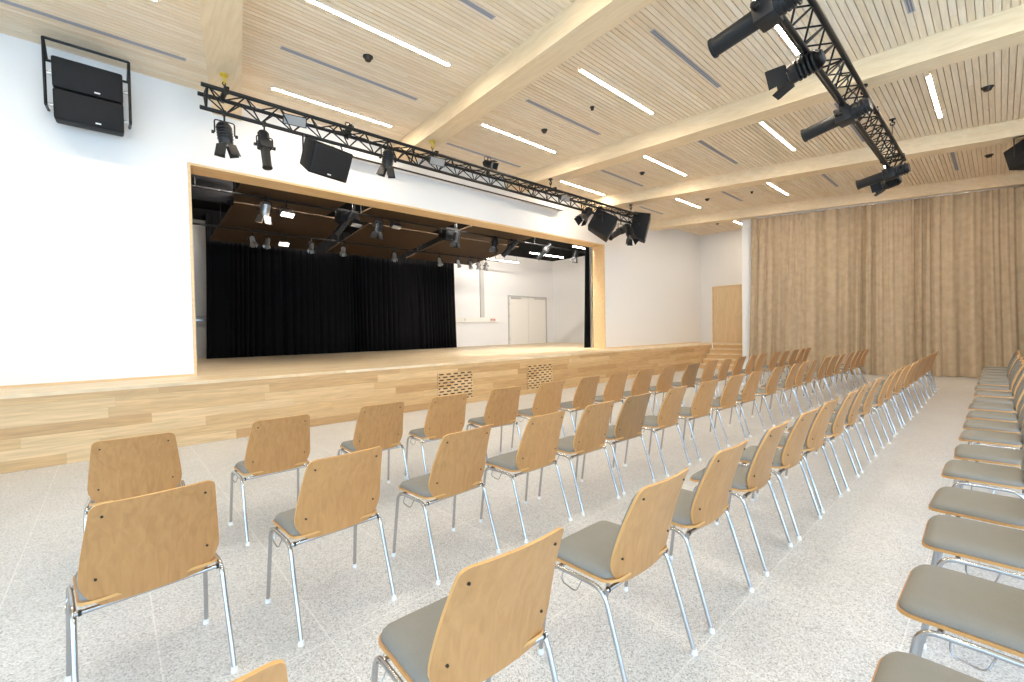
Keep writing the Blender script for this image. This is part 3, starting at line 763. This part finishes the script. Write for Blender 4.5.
for i, (kd, x, nm) in enumerate(rear):
    lb = '%s hanging on the rear stage pipe, %s along it' % (nm, ['first', 'second', 'third', 'fourth', 'fifth', 'sixth', 'seventh', 'eighth', 'ninth', 'tenth', 'eleventh'][i])
    if kd == 'flood': flood(x, 12.3, 3.80, 4.02, (0, -.6, -.6), .75, lb, 'alu', G)
    else: fresnel(x, 12.3, 3.80, 4.02, (random.uniform(-.3, .3), random.uniform(-.5, .1), -1), .62, lb, m='alu', group=G)
frt = [('fres', 2.35, 4.1), ('flood', 2.75, 4.1), ('prof', 4.0, 4.15), ('flood', 4.2, 4.1), ('fres', 4.75, 4.1), ('flood', 5.2, 4.2), ('fres', 7.0, 4.15), ('fres', 8.35, 4.15), ('prof', 9.0, 4.15), ('prof', 10.5, 4.2), ('fres', 12.0, 4.2)]
for i, (kd, x, z) in enumerate(frt):
    lb = '%s lamp hanging on the front stage pipe, %s along it' % ('black' if i > 1 else 'pale', ['first', 'second', 'third', 'fourth', 'fifth', 'sixth', 'seventh', 'eighth', 'ninth', 'tenth', 'eleventh'][i])
    mm = 'alu' if i < 2 else 'body'
    if kd == 'flood': flood(x, 9.9, z - .13, 4.20, (.1, -.5, -.7), .85, lb, mm, G)
    elif kd == 'prof': profile(x, 9.9, z - .15, 4.20, (-.35, .5, -.6), .95, lb, m=mm, group=G)
    else: fresnel(x, 9.9, z - .12, 4.20, (-.1, .2, -1), 1.0, lb, m=mm, group=G)
# dark speakers hanging between the panels
for x, y, z, lb in [(4.135, 10.3, 4.18, 'nearer'), (7.0, 10.3, 4.18, 'farther')]:
    speaker(x, y, z, 4.93, (0, math.radians(15)), (.44, .5, .36), 'black box loudspeaker between the brown stage ceiling panels, the %s one' % lb, group='loudspeakers over the stage')
# stage tubes, with added unseen ones behind the opening top and in the wing
for x0, x1, y, z, lb in [(4.1, 4.68, 13.4, 4.21, 'behind the near brown panel'), (6.96, 7.5, 13.4, 4.23, 'behind the middle brown panel'), (10.85, 12.65, 13.5, 4.31, 'in front of the white rear wall'), (12.36, 14.33, 12.5, 4.55, 'before the corner of the stage'), (1.6, 3.6, 9.15, 4.76, 'behind the top of the opening, nearest'), (-1.4, .9, 14.2, 4.3, 'added unseen in the near wing'), (5.2, 7.2, 9.15, 4.76, 'behind the top of the opening, middle'), (8.8, 10.8, 9.15, 4.76, 'behind the top of the opening, farthest'), (13.2, 14.9, 11.0, 4.67, 'nearest the far stage edge')]:
    t = thing('tube_light', 'bright tube light hanging over the stage ' + lb, 'light', (x0, y, z), 0, 'tube lights over the stage')
    w = x1 - x0
    bm = B(); box(bm, 0, w, -.03, .03, -.02, .01); bevel(bm, .006, 1); obj('diffuser', bm, M['added_light' if 'behind the top' in lb else 'stageled'], t)
    bm = B(); box(bm, 0, w, -.035, .035, .01, .035)
    if 'behind the top' in lb: box(bm, 0, w, -.045, -.036, -.20, .035)  # unseen skirt shaped to keep the added light off the hall floor
    obj('housing', bm, M['black'], t)
    bm = B()
    for u in (.1, w - .1): cyl(bm, (u, 0, .03), (u, 0, 4.93 - z), .004, None, 6)
    obj('hanger', bm, M['black'], t)
# double door and wall services at the rear
t = thing('door_2', 'white double door in the rear wall of the stage', 'door', (14.72, YB, ZS)); t['kind'] = 'structure'
for s in (-1, 1):
    bm = B(); box(bm, *sorted((s * .008, s * 1.20)), -.035, 0, 0, 2.18); lf = obj('door_leaf', bm, M['offwhite'], t)
    for z in (.25, 1.3, 1.85): bm = B(); cyl(bm, (s * 1.21, -.04, z - .06), (s * 1.21, -.04, z + .06), .02, None, 8); obj('hinge', bm, M['grey'], lf, True)
bm = B(); box(bm, -1.27, -1.225, -.05, 0, 0, 2.25); box(bm, 1.225, 1.27, -.05, 0, 0, 2.25); box(bm, -1.225, 1.225, -.05, 0, 2.2, 2.25); obj('door_frame', bm, M['grey'], t)
bm = B(); box(bm, -1.1, -.5, -.09, -.035, 2.09, 2.16); box(bm, .4, 1.1, -.07, -.035, 2.12, 2.16); obj('door_closer', bm, M['alu'], t)
bm = B(); box(bm, -.003, .003, -.037, 0, 0, 2.18); obj('meeting_gap', bm, M['grey'], t)
t = thing('cable_trunking', 'pale wall trunking with sockets on the rear wall of the stage', 'trunking', (10.0, YB, 1.95))
bm = B(); box(bm, 0, 2.78, -.07, 0, -.09, .12); bevel(bm, .006, 1); obj('channel', bm, M['offwhite'], t)
for x, m in ((.95, 'alu'), (2.36, 'red'), (2.46, 'red'), (2.56, 'red')): bm = B(); box(bm, x, x + .06, -.08, -.068, -.02, .07); obj('socket', bm, M[m], t)
bm = B(); box(bm, 11.83, 12.03, YB - .08, YB, 2.07, 4.92); bevel(bm, .006, 1); o = obj('cable_duct', bm, M['grey']); tag(o, 'upright grey duct on the rear wall of the stage above the trunking', 'duct')
t = thing('wall_rail', 'metal rail with boxes on the rear wall beside the near end of the black backdrop', 'rail', (.9, YB, 1.9))
bm = B(); box(bm, 0, 1.1, -.05, 0, -.02, .05); obj('channel', bm, M['alu'], t)
bm = B(); box(bm, 0, 1.1, -.05, 0, .1, .13); obj('upper_channel', bm, M['grey'], t)

# ------------------------------------------------------------------ light
w = bpy.data.worlds.new('World'); S.world = w; w.use_nodes = True
bg = w.node_tree.nodes['Background']
bg.inputs[0].default_value = (.54, .77, 1.0, 1); bg.inputs[1].default_value = 3.0

# ------------------------------------------------------------------ camera
cam = bpy.data.cameras.new('Camera'); co = bpy.data.objects.new('Camera', cam); C.objects.link(co)
yaw, pitch, roll = .7358, -.022, -.0173
fw = V((math.sin(yaw) * math.cos(pitch), math.cos(yaw) * math.cos(pitch), math.sin(pitch)))
rt = V((math.cos(yaw), -math.sin(yaw), 0)); up = rt.cross(fw)
r_, u_ = rt * math.cos(roll) + up * math.sin(roll), up * math.cos(roll) - rt * math.sin(roll)
co.matrix_world = Matrix(((r_.x, u_.x, -fw.x, 0), (r_.y, u_.y, -fw.y, 0), (r_.z, u_.z, -fw.z, 1.45), (0, 0, 0, 1)))
cam.sensor_width = 36; cam.lens = 441.7 / 1024 * 36; cam.clip_start = .05; cam.clip_end = 200
S.camera = co
S.view_settings.view_transform = 'Standard'; S.view_settings.look = 'None'
S.view_settings.gamma = 1; S.view_settings.use_curve_mapping = False
S.view_settings.exposure = 1.05
S.cycles.use_denoising = True
S.cycles.max_bounces = 10; S.cycles.diffuse_bounces = 6
